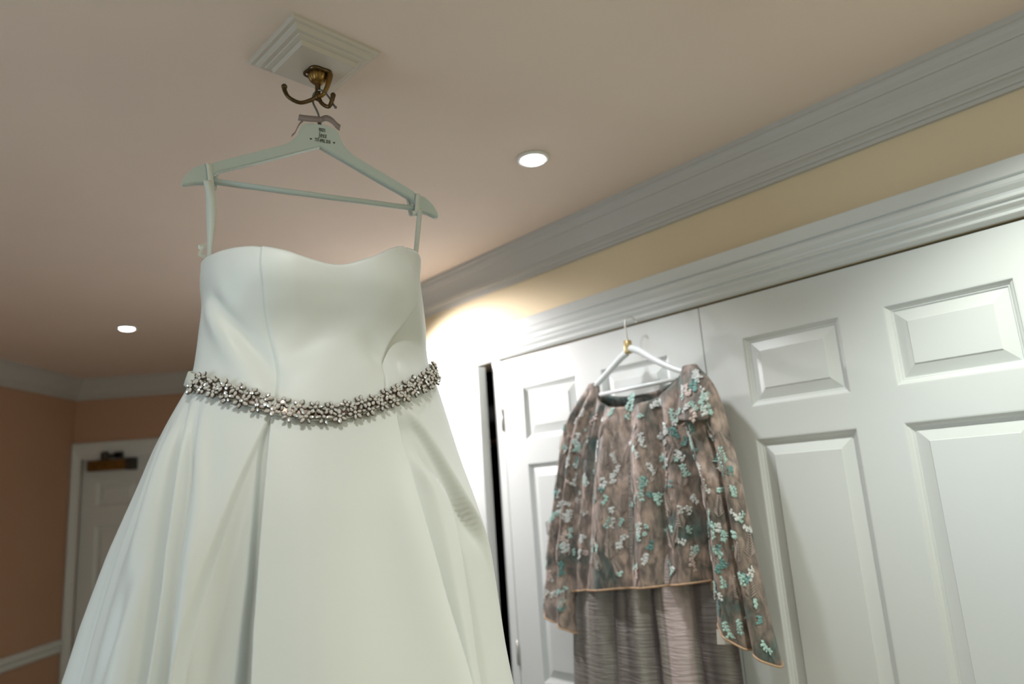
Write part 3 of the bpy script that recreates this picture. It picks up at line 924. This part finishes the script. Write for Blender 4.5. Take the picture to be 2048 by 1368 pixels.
# hanging loops around the hanger ends
for s, x0, zt, x1, zb in ((-1, -0.187, 2.181, -0.181, 2.000), (1, 0.197, 2.181, 0.184, 2.020)):
    parts = []
    ring = [HT(x0 - s * 0.002 * k + 0.0, d, z) for k, (d, z) in enumerate([(0.0, zt + 0.001), (0.0085, zt), (0.0095, 2.168), (0.0095, 2.150), (0.006, 2.140), (0.0, 2.138), (-0.008, 2.142), (-0.0095, 2.160), (-0.0085, zt), (0.0, zt + 0.001)])]
    parts.append(ribbon(catmull(ring, 4), 0.009, HD))
    for q, (dx, dd, w) in enumerate(((0.003 if s < 0 else 0.0, 0.0095, 0.015), (-0.001, 0.004, 0.008))):
        p = catmull([HT(x0, dd * 1.0, 2.150), HT(x0 + dx - s * 0.004, dd + 0.001, 2.120), HT((x0 + x1) / 2 + dx - s * 0.002, dd * 0.7, 2.08), HT(x1 + dx * 0.3, dd * 0.3, 2.04), HT(x1, 0, zb)], 6)
        ww = [w * (0.55 + 0.45 * math.sin(math.pi * min(1, 0.25 + i / len(p)))) for i in range(len(p))] if s < 0 else [w * 0.62] * len(p)
        parts.append(ribbon(p, ww, [HD * 1.0 - HN * (0.25 + 0.5 * i / len(p)) for i in range(len(p))]))
    obj('hanging_loop', *join(parts), 'ribbon_white', wd, True)
    if s < 0:   # little plastic loop end at the left side
        c0 = HT(-0.186, 0.006, 2.028)
        pp = [c0 + HD * a - HN * b + V((0, 0, cz)) for a, b, cz in ((0, 0, 0.006), (-0.012, 0.003, 0.002), (-0.004, 0.004, -0.002), (-0.012, 0.002, -0.010), (0.001, 0, -0.014))]
        obj('loop_end', *ribbon(catmull(pp, 3), 0.006, (0.2, -0.4, 1)), 'ribbon_white', wd)

# jewelled belt: satin band with 40 crystal flowers
bh = 0.0115
bvs, prof_b = [], [(-1, 0.0015), (-0.9, 0.0035), (0, 0.0042), (0.9, 0.0035), (1, 0.0015)]
THW = theta_list(240, 80)
for sgn, of in prof_b:
    for th in THW:
        z = lerp_fast(WAIST_S, th) + sgn * bh
        bvs.append(dress_base(th, z, of + 0.004))
belt = obj('jewelled_belt', bvs, grid_faces(len(THW), len(prof_b) - 1), 'ribbon_white', wd, True)
md = belt.modifiers.new('thickness', 'SOLIDIFY'); md.thickness = 0.003; md.offset = -1
belt['label'] = 'crystal encrusted sash around the dropped waist of the dress'


def belt_frame(th, dz=0.0, off=0.0):
    z = lerp_fast(WAIST_S, th) + dz
    p = dress_base(th, z, off)
    tx = (dress_base(th + 0.5, lerp_fast(WAIST_S, th + 0.5) + dz, off) - dress_base(th - 0.5, lerp_fast(WAIST_S, th - 0.5) + dz, off)).normalized()
    tz = (dress_base(th, z + 0.004, off) - dress_base(th, z - 0.004, off)).normalized()
    nn = tx.cross(tz).normalized()
    tz = nn.cross(tx).normalized()
    return p, tx, tz, nn


def crystal_mesh(name, marquise):
    vs_, fs_ = [], []
    k_ = 8
    if marquise:
        base = [(1.0, 0), (0.62, 0.34), (0, 0.5), (-0.62, 0.34), (-1.0, 0), (-0.62, -0.34), (0, -0.5), (0.62, -0.34)]
    else:
        base = [(0.9 * math.cos(2 * math.pi * i / 8), 0.9 * math.sin(2 * math.pi * i / 8)) for i in range(8)]
    for s, z in ((1.0, 0.0), (0.93, 0.35), (0.5, 0.68)):
        for i, (a, b) in enumerate(base):
            vs_.append((a * s, b * s, z))
    for r in range(2):
        for i in range(k_):
            i2 = (i + 1) % k_
            a, b, c, d = r * k_ + i, r * k_ + i2, (r + 1) * k_ + i2, (r + 1) * k_ + i
            fs_ += [(a, b, c, d)] if r == 0 else [(a, b, c), (a, c, d)]
    fs_.append(tuple(2 * k_ + i for i in range(k_)))
    fs_.append(tuple(range(k_ - 1, -1, -1)))
    me_ = bpy.data.meshes.new(name)
    me_.from_pydata(vs_, [], fs_)
    me_.materials.append(MATS['crystal'])
    return me_


ME_M, ME_R = crystal_mesh('marquise_crystal', True), crystal_mesh('round_crystal', False)
setting = []


def put_crystal(me_, name, p, ax, nn, s, wscale=1.0):
    ay = nn.cross(ax).normalized()
    ax = ay.cross(nn).normalized()
    o_ = bpy.data.objects.new(name, me_)
    COL.objects.link(o_)
    o_.matrix_basis = Matrix(((ax.x * s, ay.x * s * wscale, nn.x * s, p.x), (ax.y * s, ay.y * s * wscale, nn.y * s, p.y), (ax.z * s, ay.z * s * wscale, nn.z * s, p.z), (0, 0, 0, 1)))
    set_parent(o_, belt)
    # dark claw setting under the stone
    k_ = 8
    b0 = [p + (ax * math.cos(2 * math.pi * i / k_) * 1.12 + ay * math.sin(2 * math.pi * i / k_) * (0.62 if me_ is ME_M else 1.1) * wscale) * s for i in range(k_)]
    v_ = [q - nn * s * 0.5 for q in b0] + [q + nn * s * 0.12 for q in b0]
    setting.append((v_, [tuple(range(k_)), tuple(range(2 * k_ - 1, k_ - 1, -1))] + [(i, (i + 1) % k_, k_ + (i + 1) % k_, k_ + i) for i in range(k_)]))


# equal arc spacing along the belt
samples = [(-159 + i * 0.25) for i in range(int((159 - 17) / 0.25) + 1)]
acc = [0.0]
for i in range(1, len(samples)):
    acc.append(acc[-1] + (belt_frame(samples[i])[0] - belt_frame(samples[i - 1])[0]).length)
rng = random.Random(3)
NFL = 42
for i in range(NFL):
    s = acc[-1] * (i + 0.5) / NFL
    k = min(range(len(acc)), key=lambda q: abs(acc[q] - s))
    up = (1 if i % 2 else -1) * 0.0068 + rng.uniform(-0.0018, 0.0018)
    p, tx, tz, nn = belt_frame(samples[k], up, 0.0095)
    put_crystal(ME_R, 'crystal', p + nn * 0.0028, tx, nn, rng.uniform(0.0028, 0.0036))
    r0 = rng.uniform(0, 6.28)
    npet = 6
    for q in range(npet):
        w = r0 + 2 * math.pi * q / npet + rng.uniform(-0.15, 0.15)
        d = tx * math.cos(w) + tz * math.sin(w)
        tilt = rng.uniform(0.05, 0.45)
        n2 = (nn + d * -tilt * rng.choice((1, -0.8))).normalized()
        dist = rng.uniform(0.0066, 0.0088)
        put_crystal(ME_M, 'crystal', p + d * dist + nn * rng.uniform(-0.001, 0.0025), d, n2, rng.uniform(0.0038, 0.0048), rng.uniform(1.0, 1.35))
# small silver beads and the metal web filling the gaps
for i in range(420):
    s = rng.uniform(0, acc[-1])
    k = min(int(s / acc[-1] * (len(acc) - 1)), len(acc) - 1)
    p, tx, tz, nn = belt_frame(samples[k], rng.uniform(-0.0125, 0.0125), 0.0098)
    v_, f_ = [], []
    r = rng.uniform(0.0010, 0.0021)
    for a, b, c in ((0, 0, 1), (1, 0, 0), (0, 1, 0), (-1, 0, 0), (0, -1, 0), (0, 0, -1)):
        v_.append(p + tx * a * r + tz * b * r + nn * c * r)
    f_ = [(0, 1, 2), (0, 2, 3), (0, 3, 4), (0, 4, 1), (5, 2, 1), (5, 3, 2), (5, 4, 3), (5, 1, 4)]
    setting.append((v_, f_))
bl = []
for sgn in (-1, 1):
    for i in range(0, len(samples), 4):
        p, tx, tz, nn = belt_frame(samples[i], sgn * (0.0045 + 0.0010 * math.sin(i * 1.7)), 0.0088)
        bl.append(p)
nb_ = len(bl) // 2
setting.append((bl, [(i, i + 1, nb_ + i + 1, nb_ + i) for i in range(nb_ - 1)]))
so = obj('bead_setting', *join(setting), 'setting', belt, recalc=False)
so['kind'] = 'stuff'
so['label'] = 'dark metal claws and tiny beads between the crystals'

# ------------------------------------------------------------------ lace outfit on the wardrobe door
NH = 1.575
LT = lambda u, n, z: WT(u, n, z)
ph = thing('clothes_hanger', LT(-1.228, NH, 1.86), 'clear white plastic hanger hooked over the wardrobe moulding', 'hanger')
hk2 = catmull([LT(-1.228, NH, 1.985), LT(-1.229, NH, 2.01), LT(-1.234, NH + 0.004, 2.045), LT(-1.230, NH + 0.012, 2.060), LT(-1.222, NH + 0.022, 2.062), LT(-1.214, NH + 0.03, 2.052), LT(-1.212, NH + 0.03, 2.045)], 8)
obj('hook', *tube(hk2, 0.0022, 10), 'steel', ph, True)
obj('collar', *lathe(LT(-1.228, NH, 1.955), [(0.010, 0.0), (0.012, 0.004), (0.012, 0.034), (0.010, 0.038)], 20), 'gold_clip', ph, True)
for s, e_ in ((-1, [(-1.236, 1.958), (-1.262, 1.945), (-1.31, 1.915), (-1.365, 1.882), (-1.42, 1.852)]), (1, [(-1.220, 1.968), (-1.19, 1.955), (-1.14, 1.920), (-1.09, 1.890), (-1.03, 1.862)])):
    pts = catmull([LT(a, NH, z) for a, z in e_], 8)
    obj('arm', *tube(pts, [0.011, 0.010, 0.009, 0.008, 0.007], 14), 'plastic_white', ph, True)
obj('bar', *tube([LT(-1.345, NH - 0.004, 1.855), LT(-1.078, NH - 0.004, 1.857)], 0.0055, 14), 'plastic_white', ph, True)


def cloth_tube(rows, folds, nphi=220, nrow=70, top=None, bottom=None, wav=0.0, seed=0):
    """rows: (z, uL, uR, n_centre, half_depth); returns verts, faces, surface function"""
    tabs = [smooth_tab([(r[0], r[k]) for r in rows], 160, 0.025) for k in (1, 2, 3, 4)]
    z_lo, z_hi = rows[0][0], rows[-1][0]

    def S(phi, z, off=0.0):
        ul, ur, nc, hd = (lerp_fast(t, z) for t in tabs)
        c_, s_ = math.cos(phi), math.sin(phi)
        u = (ul + ur) / 2 + (ur - ul) / 2 * math.copysign(abs(c_) ** 0.85, c_)
        n = nc - (hd + off) * s_                       # sin > 0 is the front
        x = (u - (ul + ur) / 2) / ((ur - ul) / 2)
        d = 0.0
        for x0, slope, wd_, amp in folds:
            xx = x - (x0 + slope * (z_hi - z))
            d += amp * math.exp(-(xx / wd_) ** 2) * sstep(z_hi, z_hi - 0.12, z)
        n -= d * max(s_, -0.4) if s_ > 0 else d * 0.3 * s_
        n -= wav * noise.noise(V((u * 16, seed, z * 5)))
        return WT(u, n, z)
    vs_ = []
    for j in range(nrow + 1):
        for i in range(nphi):
            phi = 2 * math.pi * i / nphi
            za = bottom(phi) if bottom else z_lo
            zb = top(phi) if top else z_hi
            z = za + (zb - za) * j / nrow
            vs_.append(S(phi, z))
    return vs_, grid_faces(nphi, nrow), S


def add_cloth(name, rows, folds, m, parent, **kw):
    v_, f_, S = cloth_tube(rows, folds, **kw)
    o_ = obj(name, v_, f_, m, parent, True)
    md_ = o_.modifiers.new('thickness', 'SOLIDIFY'); md_.thickness = 0.0015; md_.offset = -1
    return o_, S


ud = thing('satin_dress', LT(-1.27, NH, 0.45), 'grey mauve crinkled satin dress hanging under the lace top', 'dress')
rows_u = [(0.45, -1.60, -0.97, 1.585, 0.035), (1.04, -1.555, -1.000, 1.583, 0.034), (1.21, -1.540, -1.000, 1.583, 0.032), (1.28, -1.530, -1.020, 1.583, 0.030), (1.5, -1.44, -1.07, 1.583, 0.024), (1.8, -1.36, -1.10, 1.583, 0.012)]
folds_u = [(-0.62, 0.04, 0.16, 0.014), (-0.38, 0.02, 0.05, -0.016), (-0.02, 0.02, 0.10, 0.016), (0.16, 0.0, 0.06, -0.016), (0.42, 0.02, 0.10, 0.016), (0.62, 0.0, 0.05, -0.014), (0.8, 0.0, 0.1, 0.010)]
add_cloth('dress_body', rows_u, folds_u, 'crinkle_satin', ud, wav=0.006, seed=3.0, nrow=60)

lb = thing('lace_blouse', LT(-1.27, NH, 1.18), 'taupe lace blouse with mint floral embroidery and wide sleeves on plastic hanger', 'blouse')


def neck_top(phi):
    c_, s_ = math.cos(phi), math.sin(phi)
    if s_ >= 0:
        return 1.806 + 0.062 * abs(c_) ** 2.2
    return 1.838 + 0.030 * abs(c_) ** 2


rows_b = [(1.29, -1.535, -1.045, 1.572, 0.046), (1.40, -1.515, -1.040, 1.572, 0.043), (1.55, -1.490, -1.035, 1.574, 0.038), (1.70, -1.455, -1.040, 1.575, 0.033), (1.80, -1.405, -1.050, 1.576, 0.026), (1.845, -1.375, -1.062, 1.576, 0.018), (1.875, -1.352, -1.068, 1.576, 0.010)]
folds_b = [(-0.86, 0.0, 0.10, -0.012), (-0.60, -0.10, 0.07, -0.022), (-0.36, 0.04, 0.13, 0.016), (0.02, 0.10, 0.10, -0.012), (0.26, 0.02, 0.11, 0.014), (0.54, -0.02, 0.06, -0.020), (0.76, 0.0, 0.12, 0.014)]


def hem_b(phi):
    c_, s_ = math.cos(phi), math.sin(phi)
    return 1.318 + 0.026 * c_ + (0.004 if s_ > 0 else -0.02)


bodyo, S_body = add_cloth('blouse_body', rows_b, folds_b, 'lace', lb, top=neck_top, bottom=hem_b, wav=0.006, seed=1.0)
rows_l = [(1.18, -1.640, -1.512, 1.570, 0.034), (1.25, -1.634, -1.517, 1.570, 0.034), (1.40, -1.610, -1.500, 1.572, 0.032), (1.53, -1.572, -1.480, 1.574, 0.029), (1.60, -1.553, -1.465, 1.575, 0.028), (1.72, -1.520, -1.425, 1.576, 0.026), (1.79, -1.494, -1.390, 1.576, 0.024), (1.845, -1.443, -1.355, 1.576, 0.019), (1.875, -1.400, -1.345, 1.576, 0.012), (1.892, -1.378, -1.352, 1.576, 0.006)]
folds_s = [(-0.45, 0.0, 0.22, 0.010), (0.05, 0.1, 0.10, -0.014), (0.5, 0.0, 0.2, 0.012)]
slo, S_left = add_cloth('sleeve', rows_l, folds_s, 'lace', lb, bottom=lambda p: 1.212 - 0.030 * math.cos(p), wav=0.004, seed=5.0, nphi=120)
rows_r = [(1.17, -1.022, -0.872, 1.545, 0.036), (1.25, -1.020, -0.884, 1.545, 0.036), (1.376, -1.015, -0.898, 1.546, 0.034), (1.48, -1.012, -0.907, 1.548, 0.032), (1.60, -1.020, -0.917, 1.550, 0.030), (1.70, -1.045, -0.932, 1.555, 0.030), (1.80, -1.062, -0.952, 1.560, 0.028), (1.845, -1.066, -0.974, 1.565, 0.024), (1.870, -1.062, -0.998, 1.568, 0.017), (1.886, -1.045, -1.018, 1.570, 0.008)]
folds_r = [(-0.5, 0.0, 0.2, 0.010), (0.28, 0.02, 0.08, -0.024), (0.65, 0.0, 0.18, 0.010)]
sro, S_right = add_cloth('sleeve', rows_r, folds_r, 'lace', lb, bottom=lambda p: 1.215 - 0.040 * math.cos(p), wav=0.004, seed=9.0, nphi=120)
rows_c = [(1.735, -1.064, -0.962, 1.534, 0.030), (1.78, -1.058, -0.962, 1.543, 0.029), (1.83, -1.056, -0.972, 1.556, 0.025), (1.86, -1.050, -0.990, 1.563, 0.018), (1.884, -1.042, -1.015, 1.568, 0.009)]
cao, S_cap = add_cloth('shoulder_flounce', rows_c, [(0, 0, 0.3, 0.006)], 'lace', lb, wav=0.004, seed=2.0, nphi=90, nrow=30, bottom=lambda p: 1.738 + 0.004 * math.cos(3 * p))


def hem_binding(S, bottom, n=90):
    pts = [S(2 * math.pi * i / n, bottom(2 * math.pi * i / n) + 0.002) for i in range(n + 1)]
    return tube(pts, 0.0028, 6)


obj('hem_binding', *hem_binding(S_body, hem_b), 'binding', lb, True)
obj('hem_binding', *hem_binding(S_left, lambda p: 1.212 - 0.030 * math.cos(p)), 'binding', lb, True)
obj('hem_binding', *hem_binding(S_right, lambda p: 1.215 - 0.040 * math.cos(p)), 'binding', lb, True)
# white care tag hanging inside the right sleeve
tg = [LT(a, n, z) for a, n, z in ((-1.012, 1.518, 1.248), (-0.990, 1.515, 1.243), (-0.962, 1.518, 1.226), (-1.016, 1.520, 1.213), (-0.992, 1.517, 1.216), (-0.964, 1.520, 1.220))]
tgb = [p + NW * 0.0012 for p in tg]
obj('care_tag', tg + tgb, [(0, 1, 4, 3), (1, 2, 5, 4), (6, 9, 10, 7), (7, 10, 11, 8), (0, 3, 9, 6), (2, 8, 11, 5), (0, 6, 7, 1), (1, 7, 8, 2), (3, 4, 10, 9), (4, 5, 11, 10)], 'tag_white', lb)


# embroidered sprigs lying on the lace
def sprig(S, phi, z, size, ang, nleaf, r_):
    out = []
    p0 = S(phi, z)
    kphi = max((S(phi - 0.03, z) - S(phi + 0.03, z)).length / 0.06, 0.02)
    e1 = (S(phi - 0.03, z) - S(phi + 0.03, z)); e2 = (S(phi, z + 0.004) - S(phi, z - 0.004))
    e1.normalize(); e2.normalize()
    nn = e1.cross(e2).normalized()
    if nn.dot(-NW) < 0: nn = -nn
    # stem curve with leaf pairs
    x, y, w = 0.0, 0.0, ang
    for k in range(nleaf):
        x += math.cos(w) * size * 0.75; y += math.sin(w) * size * 0.75
        w += r_.uniform(-0.45, 0.45)
        for sd in (-1, 1, 0.25):
            if r_.random() < 0.1: continue
            lw = w + sd * r_.uniform(0.6, 1.3)
            L = size * r_.uniform(0.8, 1.3); Wd = L * r_.uniform(0.50, 0.78)
            dx, dy = math.cos(lw), math.sin(lw)
            cen = (x + dx * L * 0.55, y + dy * L * 0.55)
            pts = [(x, y), (cen[0] - dy * Wd / 2, cen[1] + dx * Wd / 2), (x + dx * L, y + dy * L), (cen[0] + dy * Wd / 2, cen[1] - dx * Wd / 2)]
            hgt = (0.0012, 0.0026, 0.0016, 0.0026)
            v_ = []
            for (a, b), h in zip(pts, hgt):
                # walk over the surface so that leaves follow the folds
                du = a; dz_ = b
                v_.append(S(phi - du / kphi, z + dz_) + nn * (h + 0.0010))
            c = S(phi - cen[0] / kphi, z + cen[1]) + nn * 0.0042
            v_.append(c)
            out.append((v_, [(0, 1, 4), (1, 2, 4), (2, 3, 4), (3, 0, 4), (3, 2, 1, 0)]))
    return out


rs = random.Random(11)
emb = {'thread_mint': [], 'thread_pale': [], 'thread_teal': [], 'thread_pink': []}


def scatter(S, z0, z1, count, weights, size=(0.0080, 0.0125), p0=0.45, p1=2.7):
    for _ in range(count):
        phi = rs.uniform(p0, p1); z = rs.uniform(z0, z1)
        k = rs.choices(list(emb), weights)[0]
        emb[k] += sprig(S, phi, z, rs.uniform(*size), rs.uniform(0.9, 2.4) * rs.choice((1, -1)), rs.randint(2, 5), rs)


def frond(S, phi, z, r_):
    # long feathery frond of narrow paired leaves woven in taupe thread
    out = []
    e1 = (S(phi - 0.03, z) - S(phi + 0.03, z)).normalized(); e2 = (S(phi, z + 0.004) - S(phi, z - 0.004)).normalized()
    nn = e1.cross(e2).normalized()
    if nn.dot(-NW) < 0: nn = -nn
    p0 = S(phi, z)
    w = r_.uniform(1.1, 2.0)
    x = y = 0.0
    for k in range(9):
        x += math.cos(w) * 0.006; y += math.sin(w) * 0.006; w += r_.uniform(-0.12, 0.12)
        for sd in (-1, 1):
            lw = w + sd * 0.75; L = 0.022 * (1 - k / 12); Wd = 0.0042
            dx, dy = math.cos(lw), math.sin(lw)
            q = [(x, y), (x + dx * L * 0.5 - dy * Wd / 2, y + dy * L * 0.5 + dx * Wd / 2), (x + dx * L, y + dy * L), (x + dx * L * 0.5 + dy * Wd / 2, y + dy * L * 0.5 - dx * Wd / 2)]
            out.append(([p0 + e1 * a + e2 * b + nn * 0.0016 for a, b in q] + [p0 + e1 * (x + dx * L * 0.5) + e2 * (y + dy * L * 0.5) + nn * 0.0032], [(0, 1, 4), (1, 2, 4), (2, 3, 4), (3, 0, 4), (3, 2, 1, 0)]))
    return out


emb['thread_taupe'] = []
for S_, z0_, z1_, n_f in ((S_body, 1.34, 1.74, 46), (S_left, 1.24, 1.74, 16), (S_right, 1.24, 1.74, 16)):
    for _ in range(n_f):
        emb['thread_taupe'] += frond(S_, rs.uniform(0.5, 2.65), rs.uniform(z0_, z1_), rs)
TW = lambda *w: (*w, 0)
scatter(S_body, 1.36, 1.79, 105, TW(5, 6, 2, 2))
scatter(S_left, 1.24, 1.80, 70, TW(2, 7, 2, 4))  # paler, pinker thread mix also paints in the spotlight falling on this sleeve
scatter(S_right, 1.24, 1.80, 70, TW(9, 2, 3, 0))
scatter(S_cap, 1.75, 1.85, 16, TW(5, 3, 1, 1))
for i, (k, lst) in enumerate(emb.items()):
    eo = obj('embroidery', *join(lst), k, lb, recalc=False)
    eo['kind'] = 'stuff'
    eo['label'] = {'thread_mint': 'mint green embroidered sprigs', 'thread_pale': 'pale silver embroidered sprigs', 'thread_teal': 'dark teal embroidered sprigs', 'thread_pink': 'dusty pink embroidered sprigs', 'thread_taupe': 'taupe feathery fronds'}[k]
